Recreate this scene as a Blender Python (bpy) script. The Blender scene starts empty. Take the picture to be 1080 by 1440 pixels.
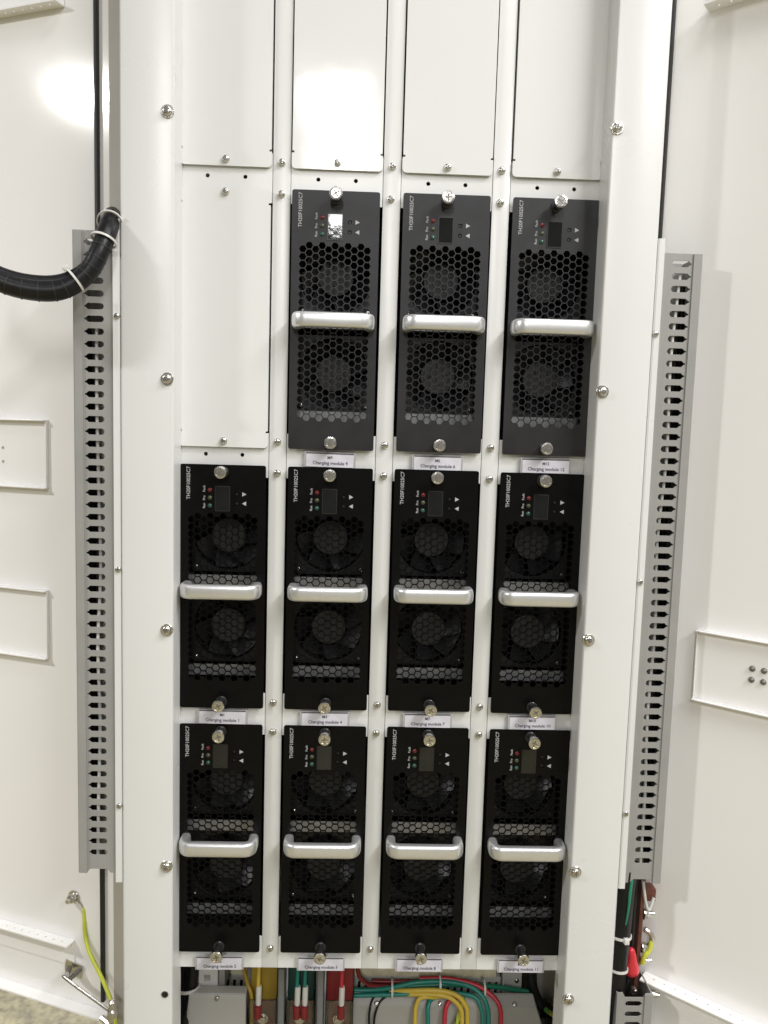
import bpy, bmesh, math, random
from mathutils import Vector, Matrix
from mathutils.geometry import tessellate_polygon

random.seed(7)
R = math.radians
scene = bpy.context.scene
COL = scene.collection

# ------------------------------------------------------------------ camera
cam_data = bpy.data.cameras.new("camera")
cam = bpy.data.objects.new("camera", cam_data)
COL.objects.link(cam)
right = Vector((0.99919, -0.02493, 0.02895)).normalized()
fwd = Vector((0.02764, 0.99485, -0.09752)).normalized()
right = (right - fwd * right.dot(fwd)).normalized()
up = right.cross(fwd)
m = Matrix((right, up, -fwd)).transposed().to_4x4()
m.translation = Vector((-0.0207, -0.7976, 0.0330))
cam.matrix_world = m
cam_data.sensor_fit = 'VERTICAL'
cam_data.sensor_height = 36.0
cam_data.lens = 36.0 * 1081.0 / 1440.0
cam_data.clip_start = 0.01
cam_data.clip_end = 100.0
scene.camera = cam

# ------------------------------------------------------------------ world, lamps, exposure
world = bpy.data.worlds.new("World")
scene.world = world
world.use_nodes = True
bg = world.node_tree.nodes["Background"]
bg.inputs[0].default_value = (1.0, 0.996, 0.988, 1)
bg.inputs[1].default_value = 0.15


def ceiling_or_fill_lamp(name, loc, sx, sy, watts, colr=(1.0, 0.993, 0.986)):
    d = bpy.data.lights.new(name, 'AREA')
    d.shape = 'RECTANGLE'
    d.size = sx
    d.size_y = sy
    d.energy = watts
    d.color = colr
    o = bpy.data.objects.new(name, d)
    o.location = loc
    COL.objects.link(o)
    return o


# ceiling luminaires of the room, and added fill lamps as marked
ceiling_or_fill_lamp("ceiling_or_fill_lamp", (-0.18, -3.75, 1.5), 0.27, 2.30, 68)
ceiling_or_fill_lamp("ceiling_or_fill_lamp", (-1.485, -0.675, 0.90), 0.17, 0.05, 19).rotation_euler = (0, 0, R(-21))  # unseen source of the left-door highlight, set low and close to brighten it
ceiling_or_fill_lamp("ceiling_or_fill_lamp", (1.30, -1.45, 1.5), 0.27, 2.00, 76)
ceiling_or_fill_lamp("ceiling_or_fill_lamp", (0.55, -0.95, 1.9), 1.20, 0.30, 17)  # added overhead lamp, lights the cabinet from above
ceiling_or_fill_lamp("ceiling_or_fill_lamp", (-1.20, 1.60, 1.5), 0.27, 2.00, 75)  # added behind the cabinet to brighten the floor past the left door

vs = scene.view_settings
vs.view_transform = 'Standard'
vs.look = 'None'
vs.exposure = 0.10
vs.gamma = 1.0
vs.use_curve_mapping = False


# ------------------------------------------------------------------ materials
def mat(name, col, rough=0.5, metal=0.0, var=0.0, vscale=30.0, bump=0.0, bscale=600.0, spec=0.5,
        trans=0.0, rvar=0.0, coat=0.0, stretch=None):
    mt = bpy.data.materials.new(name)
    mt.use_nodes = True
    nt = mt.node_tree
    b = nt.nodes["Principled BSDF"]
    b.inputs["Base Color"].default_value = (*col, 1)
    b.inputs["Roughness"].default_value = rough
    b.inputs["Metallic"].default_value = metal
    b.inputs["Specular IOR Level"].default_value = spec
    b.inputs["Transmission Weight"].default_value = trans
    b.inputs["Coat Weight"].default_value = coat
    if var or bump or rvar:
        tc = nt.nodes.new("ShaderNodeTexCoord")
        mp = nt.nodes.new("ShaderNodeMapping")
        nt.links.new(tc.outputs["Object"], mp.inputs[0])
        if stretch:
            mp.inputs["Scale"].default_value = stretch
    if var:
        n = nt.nodes.new("ShaderNodeTexNoise")
        n.inputs["Scale"].default_value = vscale
        n.inputs["Detail"].default_value = 6
        nt.links.new(mp.outputs[0], n.inputs["Vector"])
        r = nt.nodes.new("ShaderNodeValToRGB")
        r.color_ramp.elements[0].position = 0.3
        r.color_ramp.elements[1].position = 0.7
        r.color_ramp.elements[0].color = (*[max(0, c * (1 - var)) for c in col], 1)
        r.color_ramp.elements[1].color = (*[min(1, c * (1 + var)) for c in col], 1)
        nt.links.new(n.outputs["Fac"], r.inputs[0])
        nt.links.new(r.outputs[0], b.inputs["Base Color"])
    if rvar:
        n2 = nt.nodes.new("ShaderNodeTexNoise")
        n2.inputs["Scale"].default_value = 14.0
        n2.inputs["Detail"].default_value = 8
        nt.links.new(mp.outputs[0], n2.inputs["Vector"])
        mr = nt.nodes.new("ShaderNodeMapRange")
        mr.inputs[1].default_value = 0.3
        mr.inputs[2].default_value = 0.7
        mr.inputs[3].default_value = max(0.02, rough - rvar)
        mr.inputs[4].default_value = rough + rvar
        nt.links.new(n2.outputs["Fac"], mr.inputs[0])
        nt.links.new(mr.outputs[0], b.inputs["Roughness"])
    if bump:
        n3 = nt.nodes.new("ShaderNodeTexNoise")
        n3.inputs["Scale"].default_value = bscale
        n3.inputs["Detail"].default_value = 3
        nt.links.new(mp.outputs[0], n3.inputs["Vector"])
        bp = nt.nodes.new("ShaderNodeBump")
        bp.inputs["Strength"].default_value = bump
        bp.inputs["Distance"].default_value = 0.001
        nt.links.new(n3.outputs["Fac"], bp.inputs["Height"])
        nt.links.new(bp.outputs[0], b.inputs["Normal"])
    return mt


M = {}
M['white'] = mat("white_powder_coat", (0.69, 0.69, 0.675), 0.29, var=0.008, vscale=9, bump=0.05, bscale=420, rvar=0.02)
M['blank'] = mat("white_gloss_sheet", (0.73, 0.73, 0.715), 0.10, var=0.008, vscale=6, bump=0.22, bscale=18, rvar=0.02)
M['door'] = mat("white_door_paint", (0.90, 0.885, 0.865), 0.105, var=0.006, vscale=5, bump=0.010, bscale=90, rvar=0.012)
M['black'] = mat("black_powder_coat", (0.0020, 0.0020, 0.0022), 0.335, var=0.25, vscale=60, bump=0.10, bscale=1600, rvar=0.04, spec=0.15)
M['black_top'] = mat("paler_black_powder_coat", (0.0150, 0.0145, 0.0155), 0.40, var=0.2, vscale=60, bump=0.12, bscale=1600, rvar=0.05, spec=0.42)  # paler black, used only on the top-row face plates
M['blackin'] = mat("black_plastic", (0.008, 0.008, 0.009), 0.42, var=0.2, vscale=40)
M['housing'] = mat("black_housing", (0.006, 0.006, 0.006), 0.7, var=0.2, vscale=30)
M['hub'] = mat("fan_hub_sticker", (0.024, 0.024, 0.026), 0.5, var=0.35, vscale=160)
M['blade'] = mat("fan_blade_plastic", (0.018, 0.019, 0.022), 0.35, var=0.2, vscale=60)
M['galv'] = mat("galvanised_sheet", (0.38, 0.38, 0.385), 0.42, metal=0.55, var=0.18, vscale=70, rvar=0.1)
M['alu'] = mat("satin_aluminium", (0.74, 0.74, 0.735), 0.36, metal=0.8, var=0.02, vscale=300, bump=0.01, bscale=900, rvar=0.015)
M['steel'] = mat("nickel_steel", (0.62, 0.60, 0.56), 0.26, metal=1.0, var=0.12, vscale=300, bump=0.15, bscale=500)
M['steeldk'] = mat("dark_recess_steel", (0.22, 0.21, 0.19), 0.5, metal=0.8, var=0.3, vscale=400)
M['collar'] = mat("black_oxide_collar", (0.05, 0.05, 0.05), 0.3, metal=0.7, var=0.3, vscale=200)
M['print'] = mat("white_print", (0.42, 0.42, 0.42), 0.6, var=0.05, vscale=200)
M['ink'] = mat("grey_ink", (0.10, 0.10, 0.13), 0.7, var=0.1, vscale=300)
M['screen'] = mat("display_glass", (0.010, 0.011, 0.010), 0.05, var=0.2, vscale=50, bump=0.05, bscale=140)
M['screenrim'] = mat("display_rim", (0.016, 0.014, 0.013), 0.35, var=0.2, vscale=90)
M['red_led'] = mat("red_lens", (0.15, 0.012, 0.016), 0.25, var=0.2, vscale=300)
M['amb_led'] = mat("olive_lens", (0.06, 0.07, 0.035), 0.25, var=0.2, vscale=300)
M['grn_led'] = mat("green_lens", (0.02, 0.08, 0.05), 0.25, var=0.2, vscale=300)
M['hole'] = mat("dark_hole", (0.004, 0.004, 0.004), 0.8, var=0.2, vscale=300)
M['card'] = mat("label_card", (0.61, 0.595, 0.65), 0.35, var=0.04, vscale=60)
M['cardrim'] = mat("label_holder_rim", (0.40, 0.39, 0.40), 0.30, var=0.1, vscale=80)
M['carddark'] = mat("label_slot_shadow_gap", (0.10, 0.095, 0.095), 0.5, var=0.3, vscale=90)
M['duct'] = mat("grey_duct_pvc", (0.295, 0.288, 0.275), 0.42, var=0.05, vscale=25, bump=0.05, bscale=300)
M['ductw'] = mat("pale_duct_pvc", (0.52, 0.52, 0.48), 0.45, var=0.05, vscale=25)
M['gasket'] = mat("black_rubber", (0.012, 0.011, 0.010), 0.55, var=0.2, vscale=80)
M['cable'] = mat("black_cable_sleeve", (0.007, 0.007, 0.0075), 0.38, var=0.3, vscale=70, bump=0.2, bscale=260, spec=0.3)
M['tie'] = mat("white_nylon", (0.62, 0.61, 0.58), 0.38, var=0.05, vscale=90)
M['copper'] = mat("aged_copper_bar", (0.16, 0.062, 0.045), 0.42, metal=0.45, var=0.25, vscale=90)
M['redcap'] = mat("red_plastic", (0.62, 0.03, 0.045), 0.30, var=0.08, vscale=60)
M['sheet'] = mat("grey_sheet_metal", (0.37, 0.36, 0.335), 0.42, var=0.05, vscale=14, bump=0.05, bscale=400)
M['whitepl'] = mat("white_plastic", (0.66, 0.65, 0.62), 0.4, var=0.04, vscale=40)
M['ochre'] = mat("ochre_sleeve", (0.33, 0.22, 0.025), 0.42, var=0.15, vscale=40)
M['dkgreen'] = mat("dark_green_sleeve", (0.008, 0.05, 0.045), 0.42, var=0.2, vscale=40)
M['redsl'] = mat("red_sleeve", (0.21, 0.012, 0.016), 0.42, var=0.15, vscale=40)
M['yellow'] = mat("yellow_wire", (0.62, 0.45, 0.06), 0.38, var=0.08, vscale=60)
M['teal'] = mat("teal_wire", (0.012, 0.20, 0.16), 0.38, var=0.1, vscale=60)
M['green'] = mat("green_wire", (0.015, 0.19, 0.11), 0.38, var=0.1, vscale=60)
M['redw'] = mat("red_wire", (0.52, 0.03, 0.05), 0.38, var=0.1, vscale=60)
M['lime'] = mat("yellow_green_wire", (0.56, 0.60, 0.06), 0.36, var=0.12, vscale=50)
M['blue'] = mat("blue_wire", (0.03, 0.09, 0.16), 0.38, var=0.1, vscale=60)
M['lit_floor'] = mat("lit_floor_cream", (0.86, 0.80, 0.56), 0.85, var=0.14, vscale=120, bump=0.4, bscale=250)
M['clear'] = mat("clear_plastic_cover", (0.93, 0.92, 0.90), 0.06, trans=1.0, var=0.03, vscale=40)
M['jamb'] = mat("shaded_jamb_grey", (0.47, 0.445, 0.40), 0.45, metal=0.1, var=0.08, vscale=12)
M['greyrod'] = mat("grey_insulator", (0.17, 0.175, 0.175), 0.4, var=0.08, vscale=50)


def floor_material():
    mt = bpy.data.materials.new("speckled_floor")
    mt.use_nodes = True
    nt = mt.node_tree
    b = nt.nodes["Principled BSDF"]
    b.inputs["Roughness"].default_value = 0.45
    tc = nt.nodes.new("ShaderNodeTexCoord")
    n1 = nt.nodes.new("ShaderNodeTexNoise")
    n1.inputs["Scale"].default_value = 85
    n1.inputs["Detail"].default_value = 5
    v = nt.nodes.new("ShaderNodeTexVoronoi")
    v.inputs["Scale"].default_value = 140
    nt.links.new(tc.outputs["Object"], n1.inputs["Vector"])
    nt.links.new(tc.outputs["Object"], v.inputs["Vector"])
    r = nt.nodes.new("ShaderNodeValToRGB")
    e = r.color_ramp.elements
    e[0].position = 0.34
    e[0].color = (0.17, 0.14, 0.065, 1)
    e[1].position = 0.62
    e[1].color = (0.36, 0.32, 0.175, 1)
    nt.links.new(n1.outputs["Fac"], r.inputs[0])
    mx = nt.nodes.new("ShaderNodeMixRGB")
    mx.blend_type = 'MULTIPLY'
    mx.inputs[0].default_value = 0.22
    nt.links.new(r.outputs[0], mx.inputs[1])
    nt.links.new(v.outputs["Distance"], mx.inputs[2])
    nt.links.new(mx.outputs[0], b.inputs["Base Color"])
    return mt


M['floor'] = floor_material()


def striped_wire_material():
    mt = bpy.data.materials.new("green_yellow_striped_wire")
    mt.use_nodes = True
    nt = mt.node_tree
    b = nt.nodes["Principled BSDF"]
    b.inputs["Roughness"].default_value = 0.38
    uv = nt.nodes.new("ShaderNodeTexCoord")
    w = nt.nodes.new("ShaderNodeTexNoise")
    mp = nt.nodes.new("ShaderNodeMapping")
    mp.inputs["Scale"].default_value = (420, 60, 12)
    nt.links.new(uv.outputs["Object"], mp.inputs[0])
    nt.links.new(mp.outputs[0], w.inputs["Vector"])
    w.inputs["Scale"].default_value = 1.0
    r = nt.nodes.new("ShaderNodeValToRGB")
    r.color_ramp.interpolation = 'CONSTANT'
    r.color_ramp.elements[0].color = (0.08, 0.28, 0.04, 1)
    r.color_ramp.elements[1].color = (0.55, 0.52, 0.05, 1)
    r.color_ramp.elements[1].position = 0.5
    nt.links.new(w.outputs["Fac"], r.inputs[0])
    nt.links.new(r.outputs[0], b.inputs["Base Color"])
    return mt


M['stripe'] = striped_wire_material()


# ------------------------------------------------------------------ object helpers
def link(name, mesh, material, parent=None, loc=None, rot=None):
    o = bpy.data.objects.new(name, mesh)
    COL.objects.link(o)
    if material is not None and len(mesh.materials) == 0:
        mesh.materials.append(material)
    if parent is not None:
        o.parent = parent
    if loc is not None:
        o.location = loc
    if rot is not None:
        o.rotation_euler = rot
    return o


def empty(name, loc=(0, 0, 0)):
    o = bpy.data.objects.new(name, None)
    o.empty_display_size = 0.02
    o.location = loc
    COL.objects.link(o)
    return o


def tag(o, label, cat, group=None, kind=None):
    o["label"] = label
    o["category"] = cat
    if group:
        o["group"] = group
    if kind:
        o["kind"] = kind
    return o


def finish(bm, name, smooth=True, ang=35):
    bmesh.ops.recalc_face_normals(bm, faces=bm.faces)
    me = bpy.data.meshes.new(name)
    bm.to_mesh(me)
    bm.free()
    if smooth:
        for p in me.polygons:
            p.use_smooth = True
        me.set_sharp_from_angle(angle=R(ang))
    return me


def add_box(bm, x0, x1, y0, y1, z0, z1, bev=0.0, seg=2):
    mtx = Matrix.Translation(((x0 + x1) / 2, (y0 + y1) / 2, (z0 + z1) / 2)) @ Matrix.Diagonal((abs(x1 - x0), abs(y1 - y0), abs(z1 - z0), 1))
    r = bmesh.ops.create_cube(bm, size=1.0, matrix=mtx)
    if bev:
        es = set()
        for v in r['verts']:
            es.update(v.link_edges)
        bmesh.ops.bevel(bm, geom=list(es), offset=bev, segments=seg, affect='EDGES', profile=0.5)


def box_mesh(name, *boxes, bev=0.0):
    bm = bmesh.new()
    for b in boxes:
        add_box(bm, *b, bev=bev)
    return finish(bm, name)


def add_lathe(bm, prof, seg=20, mtx=Matrix(), cap=True):
    """prof = list of (r, y): revolved about the local Y axis."""
    rings = []
    for r, y in prof:
        ring = []
        for i in range(seg):
            a = 2 * math.pi * i / seg
            ring.append(bm.verts.new(mtx @ Vector((r * math.cos(a), y, r * math.sin(a)))))
        rings.append(ring)
    for a, b in zip(rings, rings[1:]):
        for i in range(seg):
            j = (i + 1) % seg
            bm.faces.new((a[i], a[j], b[j], b[i]))
    if cap:
        bm.faces.new(rings[0])
        bm.faces.new(list(reversed(rings[-1])))


def catmull(pts, n=8):
    P = [Vector(p) for p in pts]
    P = [P[0] * 2 - P[1]] + P + [P[-1] * 2 - P[-2]]
    out = []
    for i in range(1, len(P) - 2):
        p0, p1, p2, p3 = P[i - 1:i + 3]
        for k in range(n):
            t = k / n
            out.append(0.5 * ((2 * p1) + (p2 - p0) * t + (2 * p0 - 5 * p1 + 4 * p2 - p3) * t * t + (3 * p1 - p0 - 3 * p2 + p3) * t ** 3))
    out.append(P[-2].copy())
    return out


def add_tube(bm, pts, rad, seg=12, smooth=8, ribs=None):
    path = catmull(pts, smooth) if smooth else [Vector(p) for p in pts]
    prev = None
    rings = []
    for i, p in enumerate(path):
        t = (path[min(i + 1, len(path) - 1)] - path[max(i - 1, 0)]).normalized()
        if prev is None:
            u = t.orthogonal().normalized()
        else:
            u = (prev - t * prev.dot(t)).normalized()
        prev = u
        v = t.cross(u)
        rr = rad(i / (len(path) - 1)) if callable(rad) else rad
        if ribs:
            rr *= 1 + ribs * (1 if i % 2 else -1)
        rings.append([bm.verts.new(p + u * (rr * math.cos(2 * math.pi * k / seg)) + v * (rr * math.sin(2 * math.pi * k / seg))) for k in range(seg)])
    for a, b in zip(rings, rings[1:]):
        for i in range(seg):
            j = (i + 1) % seg
            bm.faces.new((a[i], a[j], b[j], b[i]))
    bm.faces.new(rings[0])
    bm.faces.new(list(reversed(rings[-1])))


def tube_mesh(name, pts, rad, seg=12, smooth=8, ribs=None):
    bm = bmesh.new()
    add_tube(bm, pts, rad, seg, smooth, ribs)
    return finish(bm, name, ang=50)


def plate_mesh(name, outer, holes, yf, th, bev=0.0):
    """Sheet in the XZ plane: front face at y = yf, back at yf + th, with real holes."""
    loops = [outer] + holes
    flat = [p for lp in loops for p in lp]
    tris = tessellate_polygon([[Vector((p[0], p[1], 0)) for p in lp] for lp in loops])
    bm = bmesh.new()
    F = [bm.verts.new((x, yf, z)) for x, z in flat]
    B = [bm.verts.new((x, yf + th, z)) for x, z in flat]
    for t in tris:
        try:
            bm.faces.new([F[i] for i in t])
            bm.faces.new([B[i] for i in reversed(t)])
        except ValueError:
            pass
    k = 0
    for lp in loops:
        n = len(lp)
        for i in range(n):
            a, b = k + i, k + (i + 1) % n
            try:
                bm.faces.new((F[a], F[b], B[b], B[a]))
            except ValueError:
                pass
        k += n
    bmesh.ops.recalc_face_normals(bm, faces=bm.faces)
    me = bpy.data.meshes.new(name)
    bm.to_mesh(me)
    bm.free()
    return me


def rect(x0, x1, z0, z1):
    return [(x0, z0), (x1, z0), (x1, z1), (x0, z1)]


def rrect(x0, x1, z0, z1, r, n=4):
    out = []
    for cx, cz, a0 in ((x1 - r, z0 + r, -90), (x1 - r, z1 - r, 0), (x0 + r, z1 - r, 90), (x0 + r, z0 + r, 180)):
        for i in range(n + 1):
            a = R(a0 + 90 * i / n)
            out.append((cx + r * math.cos(a), cz + r * math.sin(a)))
    return out


def circ(x, z, r, n=12):
    return [(x + r * math.cos(2 * math.pi * i / n), z + r * math.sin(2 * math.pi * i / n)) for i in range(n)]


_text_cache = {}


def text_mesh(body, size, bold=0.0):
    key = (body, size, bold)
    if key in _text_cache:
        return _text_cache[key]
    cu = bpy.data.curves.new("lettering", 'FONT')
    cu.body = body
    cu.size = size
    cu.align_x = 'CENTER'
    cu.align_y = 'CENTER'
    cu.extrude = 0.0001
    cu.offset = bold
    cu.resolution_u = 3
    o = bpy.data.objects.new("lettering_source", cu)
    COL.objects.link(o)
    bpy.context.view_layer.update()
    me = bpy.data.meshes.new_from_object(o.evaluated_get(bpy.context.evaluated_depsgraph_get()))
    bpy.data.objects.remove(o)
    me.name = "lettering"
    me.materials.clear()
    _text_cache[key] = me
    return me


# ------------------------------------------------------------------ the floor
fl = link("floor", box_mesh("floor", (-6, 6, -6, 3.5, -0.80, -0.76)), M['floor'])
fl["kind"] = "structure"

# ------------------------------------------------------------------ screws (shared meshes)


def screw_mesh(rh, rw, hh):
    """pan head with a washer; the head looks along -Y, seat at y = 0; a dark cross, added later, stands in for the recess shade."""
    bm = bmesh.new()
    if rw > rh:
        add_lathe(bm, [(rw, 0.0), (rw, -0.0008), (rw * 0.94, -0.0012), (rh * 0.8, -0.0012)], 20)
    o = -0.0012 if rw > rh else 0.0
    add_lathe(bm, [(rh, o), (rh, o - hh * 0.35), (rh * 0.88, o - hh * 0.75), (rh * 0.62, o - hh * 0.97), (rh * 0.30, o - hh)], 20)
    return finish(bm, "screw", ang=40)


def recess_mesh(rh, yo):
    bm = bmesh.new()
    w = rh * 0.13
    l = rh * 0.58
    add_box(bm, -l, l, yo - 0.0002, yo + 0.0006, -w, w)
    add_box(bm, -w, w, yo - 0.00025, yo + 0.0006, -l, l)
    return finish(bm, "recess", smooth=False)


SCREWS = {'big': (screw_mesh(0.0046, 0.0064, 0.0030), 0.0046, -0.0042), 'small': (screw_mesh(0.0034, 0.0038, 0.0022), 0.0034, -0.0034),
          'tiny': (screw_mesh(0.0030, 0.0030, 0.0020), 0.0030, -0.0020)}
RECESS = {k: recess_mesh(v[1], v[2]) for k, v in SCREWS.items()}


def screw(parent, kind, x, y, z, rot=None, recess=True, off=(0, 0, 0)):
    a = random.uniform(0, math.pi)
    o = link("screw", SCREWS[kind][0], M['steel'], parent, (x - off[0], y - off[1], z - off[2]), rot if rot else (0, a, 0))
    return o


# a screw mesh carries its dark cross recess as a second material
def merge_recess(kind):
    me, rh, yo = SCREWS[kind]
    bm = bmesh.new()
    bm.from_mesh(me)
    n0 = len(bm.faces)
    bm.from_mesh(RECESS[kind])
    bm.faces.ensure_lookup_table()
    for f in bm.faces[n0:]:
        f.material_index = 1
        f.smooth = False
    bm.to_mesh(me)
    bm.free()
    me.materials.append(M['steel'])
    me.materials.append(M['steeldk'])


for k in SCREWS:
    merge_recess(k)

# ------------------------------------------------------------------ the cabinet
cab = tag(empty("cabinet", (0, 0.1, -0.76)), "white steel charging cabinet with both doors open and four module columns", "cabinet")
CO = Vector((0, 0.1, -0.76))
PZ0, PZ1 = -0.74, 0.62


def cpart(name, me, material, parent=None, loc=(0, 0, 0), rot=None):
    """part of the cabinet, given in world coordinates (the cabinet's empty is only translated)"""
    if parent is None:
        return link(name, me, material, cab, Vector(loc) - CO, rot)
    return link(name, me, material, parent, loc, rot)


def extrude_profile(name, prof, z0, z1, smooth_ang=25):
    bm = bmesh.new()
    a = [bm.verts.new((x, y, z0)) for x, y in prof]
    b = [bm.verts.new((x, y, z1)) for x, y in prof]
    n = len(prof)
    for i in range(n):
        j = (i + 1) % n
        bm.faces.new((a[i], a[j], b[j], b[i]))
    bm.faces.new(a)
    bm.faces.new(list(reversed(b)))
    return finish(bm, name, ang=smooth_ang)


# front posts: folded sheet, 52 mm face, rolled edges
def post_profile(s):
    p = [(0.2085, 0.004), (0.2080, -0.028), (0.2084, -0.0331), (0.2093, -0.0345), (0.2110, -0.0351),
         (0.2555, -0.0351), (0.2582, -0.0344), (0.2597, -0.0325), (0.2602, -0.0290), (0.2602, 0.020), (0.2585, 0.020), (0.2585, -0.031), (0.2105, -0.031), (0.2105, 0.004)]
    return [(s * x, y) for x, y in p]


for s, zs in ((-1, (0.3317, 0.0827, -0.1667, -0.4166)), (1, (0.3333, 0.0833, -0.1675, -0.4168, -0.5604))):
    po = cpart("post", extrude_profile("post", post_profile(s), PZ0, PZ1), M['white'])
    for z in zs:
        screw(po, 'big', s * (0.2143 if s < 0 else 0.2129), -0.0351, z)
    if s < 0:
        hole = link("screw_hole", plate_mesh("screw_hole", circ(0, 0, 0.0040, 16), [circ(0, 0, 0.0033, 16)], -0.0008, 0.001), M['steel'], po, (-0.2158, -0.0349, -0.5588))
        link("hole_bottom", plate_mesh("hole_bottom", circ(0, 0, 0.0033, 14), [], -0.0004, 0.001), M['hole'], po, (-0.2158, -0.0350, -0.5588))

# rack face: three mullions, edge strips, cross bars
CX = [-0.165, -0.055, 0.055, 0.165]
ROWT = [0.275, 0.0, -0.275]
OPW = 0.0462
for k, x in enumerate((-0.110, 0.0, 0.110)):
    hw = 0.0550 - OPW
    mu = cpart("mullion", box_mesh("mullion", (x - hw, x + hw, 0.0, 0.0018, -0.5535, PZ1), bev=0.0004), M['white'])
    for z in (0.3018, 0.2705, 0.0242, -0.0075, -0.2524, -0.2836, -0.5297):
        screw(mu, 'small', x + random.uniform(-.0006, .0006), -0.0001, z + random.uniform(-.0006, .0006))
for s in (-1, 1):
    cpart("edge_strip", box_mesh("edge_strip", (s * 0.2113, s * 0.2300, 0.0002, 0.0018, -0.5535, PZ1)), M['white'])
for (z0, z1, hz) in ((0.2622, 0.3098, 0.2865), (-0.0128, 0.0332, 0.0101), (-0.2878, -0.2424, None), (-0.5535, -0.5172, None)):
    for c, x in enumerate(CX):
        holes = []
        if hz and (z0 > 0.2 or c == 0):
            holes = [circ(x - 0.0187, hz, 0.0021), circ(x + 0.0187, hz, 0.0021)]
        w = OPW - 0.0005
        if z0 < -0.5:
            w = OPW - 0.0002
        cb = cpart("cross_bar", plate_mesh("cross_bar", rect(x - w, x + w, z0, z1), holes, 0.0003, 0.0018), M['white'])
        if z0 < -0.5:
            link("lower_flange", box_mesh("lower_flange", (x - w, x + w, 0.0022, 0.012, z0, z0 + 0.0015)), M['white'], cb)

# blank panels: a body narrower than the opening, with wider end tabs
def blank_outline(zb, zt, tab_top, tab_bot, bw, tw=0.0452, r=0.004):
    pts = []
    def arc(cx, cz, a0, a1):
        for i in range(5):
            a = R(a0 + (a1 - a0) * i / 4)
            pts.append((cx + r * math.cos(a), cz + r * math.sin(a)))
    if tab_bot:
        arc(-tw + r, zb + r, 180, 270)
        arc(tw - r, zb + r, 270, 360)
        pts.append((tw, zb + tab_bot)); pts.append((bw - 0.002, zb + tab_bot)); pts.append((bw - 0.002, zb + tab_bot + 0.002)); pts.append((bw, zb + tab_bot + 0.002))
    else:
        pts.append((-bw, zb)); pts.append((bw, zb))
    if tab_top:
        pts.append((bw, zt - tab_top - 0.002)); pts.append((bw - 0.002, zt - tab_top - 0.002)); pts.append((bw - 0.002, zt - tab_top)); pts.append((tw, zt - tab_top))
        arc(tw - r, zt - r, 0, 90)
        arc(-tw + r, zt - r, 90, 180)
        pts.append((-tw, zt - tab_top)); pts.append((-bw + 0.002, zt - tab_top)); pts.append((-bw + 0.002, zt - tab_top - 0.002)); pts.append((-bw, zt - tab_top - 0.002))
    else:
        pts.append((bw, zt)); pts.append((-bw, zt))
    if tab_bot:
        pts.append((-bw, zb + tab_bot + 0.002)); pts.append((-bw + 0.002, zb + tab_bot + 0.002)); pts.append((-bw + 0.002, zb + tab_bot)); pts.append((-tw, zb + tab_bot))
    return pts


def blank(x, zb, zt, tt, tb, screws, tilt):
    h = zt - zb
    me = plate_mesh("blank_panel", blank_outline(0, h, tt, tb, 0.0447), [], 0.0, 0.0014)
    bm = bmesh.new()
    bm.from_mesh(me)
    # bent side flanges
    for s in (-1, 1):
        add_box(bm, s * 0.0447, s * 0.0435, 0.0014, 0.016, tb + 0.003, h - tt - 0.003)
    bm.to_mesh(me)
    bm.free()
    o = cpart("blank_panel", me, M['blank'], None, (x, -0.0030, zb), (R(tilt[0]), 0, R(tilt[1])))
    for z in screws:
        screw(o, 'small', 0, -0.0001, z - zb)
    return o


for c, x in enumerate(CX):
    blank(x, 0.2955, 0.556, 0.0, 0.0150, (0.3018,), ((0.0, 0.25), (0.0, 0.0), (0.05, -0.1), (0.0, 0.15))[c])
blank(CX[0], 0.0178, 0.2745, 0.0135, 0.0150, (0.2705, 0.0240), (0.05, 0.1))

# body of the cabinet behind the rack face
for s in (-1, 1):
    cpart("side_wall", box_mesh("side_wall", (s * 0.2565, s * 0.2580, 0.021, 0.55, PZ0, PZ1)), M['white'])
cpart("back_wall", box_mesh("back_wall", (-0.2560, 0.2560, 0.5485, 0.55, PZ0, PZ1)), M['white'])
cpart("module_shelf", box_mesh("module_shelf", (-0.2555, 0.2555, 0.0125, 0.53, -0.5560, -0.5545)), M['white'])
cpart("roof_sheet", box_mesh("roof_sheet", (-0.2590, 0.2590, -0.030, 0.55, PZ1 + 0.001, PZ1 + 0.003)), M['white'])
cpart("dark_backing", box_mesh("dark_backing", (-0.2562, 0.2562, 0.40, 0.402, -0.5540, PZ1)), M['housing'])  # black sheet added behind the modules to keep the gaps dark
cpart("plinth", box_mesh("plinth", (-0.258, 0.258, 0.535, 0.547, -0.758, -0.741), (-0.262, -0.232, -0.02, 0.53, -0.758, -0.7405), (0.232, 0.262, -0.02, 0.53, -0.758, -0.7405)), M['sheet'])
# hinge-side jamb on the left, its shade put into the grey
jb = cpart("hinge_jamb", extrude_profile("hinge_jamb", [(-0.2604, 0.0205), (-0.2604, 0.0222), (-0.2855, 0.0222), (-0.2872, 0.0205)], PZ0, PZ1), M['jamb'])

# duct brackets beside the posts
for s in (-1, 1):
    br = cpart("duct_bracket", extrude_profile("duct_bracket", [(s * 0.2604, -0.0290), (s * 0.2604, -0.0322), (s * 0.2620, -0.0330), (s * 0.2672, -0.0330), (s * 0.2672, 0.012), (s * 0.2657, 0.012), (s * 0.2657, -0.0290)], -0.4362, 0.2330), M['white'])
    for z in (0.1415, -0.1067, -0.3530):
        screw(br, 'tiny', s * 0.2632, -0.0330, z)


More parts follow.
